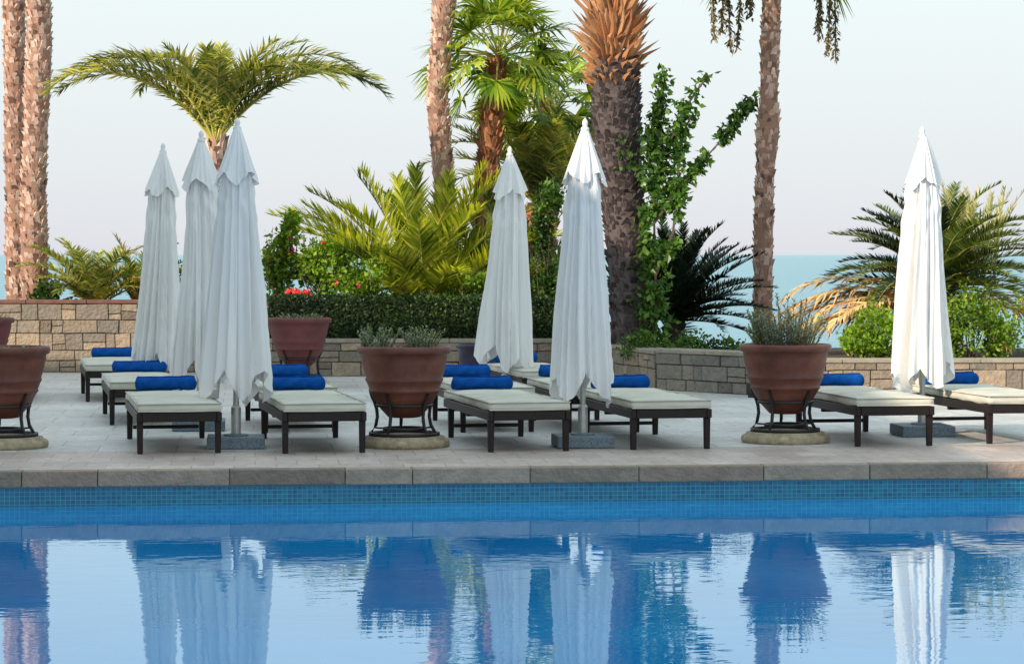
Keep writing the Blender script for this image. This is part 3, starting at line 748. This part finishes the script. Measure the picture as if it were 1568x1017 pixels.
paths=[[(1.74,31.6,0.4),(1.74,31.6,1.2),(1.72,31.62,2.0),(1.72,31.6,2.65),(1.76,31.6,3.2),(1.84,31.6,3.78)],
       [(1.70,31.6,1.9),(1.85,31.55,2.1),(2.02,31.5,2.34),(2.25,31.5,2.62),(2.49,31.5,2.89),(2.72,31.5,3.2),(2.92,31.5,3.42)],
       [(1.72,31.6,2.5),(1.9,31.5,2.9),(2.08,31.5,3.3),(2.3,31.5,3.62),(2.42,31.5,3.72)],
       [(1.74,31.6,1.3),(1.94,31.5,1.8),(2.0,31.5,2.3),(2.02,31.5,2.9),(2.15,31.5,3.2)]]
for pi,pth in enumerate(paths):
    pth=[V(p) for p in pth]; mb.tube(pth,[0.018*(1-.12*i) for i in range(len(pth))],5,1,cap=False)
    for i in range(len(pth)-1):
        seg=(pth[i+1]-pth[i]).length; n=int(seg*(900 if pi==0 and i<4 else 400 if pi!=1 else 520))
        for k in range(n):
            t=R(); c=pth[i].lerp(pth[i+1],t); sp=(0.25 if pi==0 and i<4 else 0.15 if pi!=1 else 0.12)*(1-.35*(i+t)/len(pth))
            p=c+rdir()*sp*R()**.6
            if noise.noise(p*3.5)<-0.22: continue
            leaf(mb,p,0.092,0,up=-0.3)
for k in range(450):
    p=V((U(1.25,1.75),31.66+U(-.06,.04),U(0.5,3.0)))
    if noise.noise(p*2.1+V((3,0,0)))>0.2: leaf(mb,p,0.075,0,up=-.3)
mb.obj('climbing_vine',['vine','twig'])

# ---------------------------------------------------------------- unseen building added left of the pool, sized to shade water and deck
e=empty('shade_building',(0,0,0))
BX,BY0,BY1,BH=-10.6,-14.0,21.0,9.7
mb=MB(); mb.box((BX-5,(BY0+BY1)/2,BH/2),(10,BY1-BY0,BH)); mb.box((BX-5,(BY0+BY1)/2,BH+0.1),(10.3,BY1-BY0+0.3,0.2)); mb.obj('walls',['plaster'],e)
mb=MB(); mg=MB(); mr=MB()
for fl in range(3):
    for k in range(8):
        y=BY0+2.6+k*4.3; z=fl*3.15
        mg.box((BX+0.02,y,z+1.2),(0.06,2.2,2.1))
        for q in(-1.12,0,1.12): mb.box((BX+0.06,y+q,z+1.2),(0.06,0.07,2.2))
        mb.box((BX+0.06,y,z+2.33),(0.07,2.4,0.08))
        if fl>0:
            mr.box((BX+0.6,y,z-0.02),(1.2,3.2,0.15))
            mr.box((BX+1.17,y,z+1.0),(0.05,3.2,0.05))
            for q in range(17): mr.box((BX+1.17,y-1.55+q*0.194,z+0.52),(0.02,0.02,0.92))
mg.obj('windows',['glass'],e); mb.obj('window_frames',['wood'],e); mr.obj('balconies',['plaster'],e)

# ---------------------------------------------------------------- light
sd=V((-0.72,-0.69,0)).normalized(); el=rad(27)
sun_dir=V((sd.x*math.cos(el),sd.y*math.cos(el),math.sin(el)))
L=bpy.data.lights.new('sun','SUN'); L.energy=5.0; L.angle=rad(0.5); L.color=(1,0.84,0.66)
lo=bpy.data.objects.new('sun',L); scene.collection.objects.link(lo); lo.rotation_euler=sun_dir.to_track_quat('Z','Y').to_euler(); lo.location=(-20,-15,20)
w=bpy.data.worlds.new('World'); scene.world=w; w.use_nodes=True; nt=w.node_tree
bg=nt.nodes['Background']; sk=nt.nodes.new('ShaderNodeTexSky'); sk.sky_type='NISHITA'; sk.sun_disc=False
sk.sun_elevation=el; sk.sun_rotation=math.atan2(sd.x,sd.y)%(2*math.pi); sk.air_density=1.0; sk.dust_density=1.0; sk.ozone_density=1.5
# sea haze: a pale layer over the clear sky
tc=nt.nodes.new('ShaderNodeTexCoord'); sx=nt.nodes.new('ShaderNodeSeparateXYZ'); nt.links.new(tc.outputs['Generated'],sx.inputs[0])
rp=ramp(nt,[(5.2,5.3,5.75),(5.95,6.5,6.5),(6.3,7.4,7.8),(5.6,7.0,7.8)])
for el_,ps in zip(rp.color_ramp.elements,(0.0,0.10,0.30,1.0)):
    el_.position=ps; el_.color=tuple(v/8 for v in el_.color[:3])+(1,)
nt.links.new(sx.outputs[2],rp.inputs[0])
hz=nt.nodes.new('ShaderNodeVectorMath'); hz.operation='SCALE'; hz.inputs['Scale'].default_value=8; nt.links.new(rp.outputs[0],hz.inputs[0])
mixn=mixc(nt,0.90,sk.outputs[0],hz.outputs[0])
nt.links.new(mixn,bg.inputs['Color'])
bg.inputs['Strength'].default_value=0.15

# ---------------------------------------------------------------- camera
cam=bpy.data.cameras.new('camera'); co=bpy.data.objects.new('camera',cam); scene.collection.objects.link(co)
co.location=(0,0,1.55); co.rotation_euler=(rad(90),0,0); cam.lens=91.8; cam.sensor_width=36; cam.shift_y=-0.0756
cam.clip_end=60000; cam.clip_start=0.1
scene.camera=co
scene.view_settings.view_transform='Standard'; scene.view_settings.look='None'; scene.view_settings.exposure=0
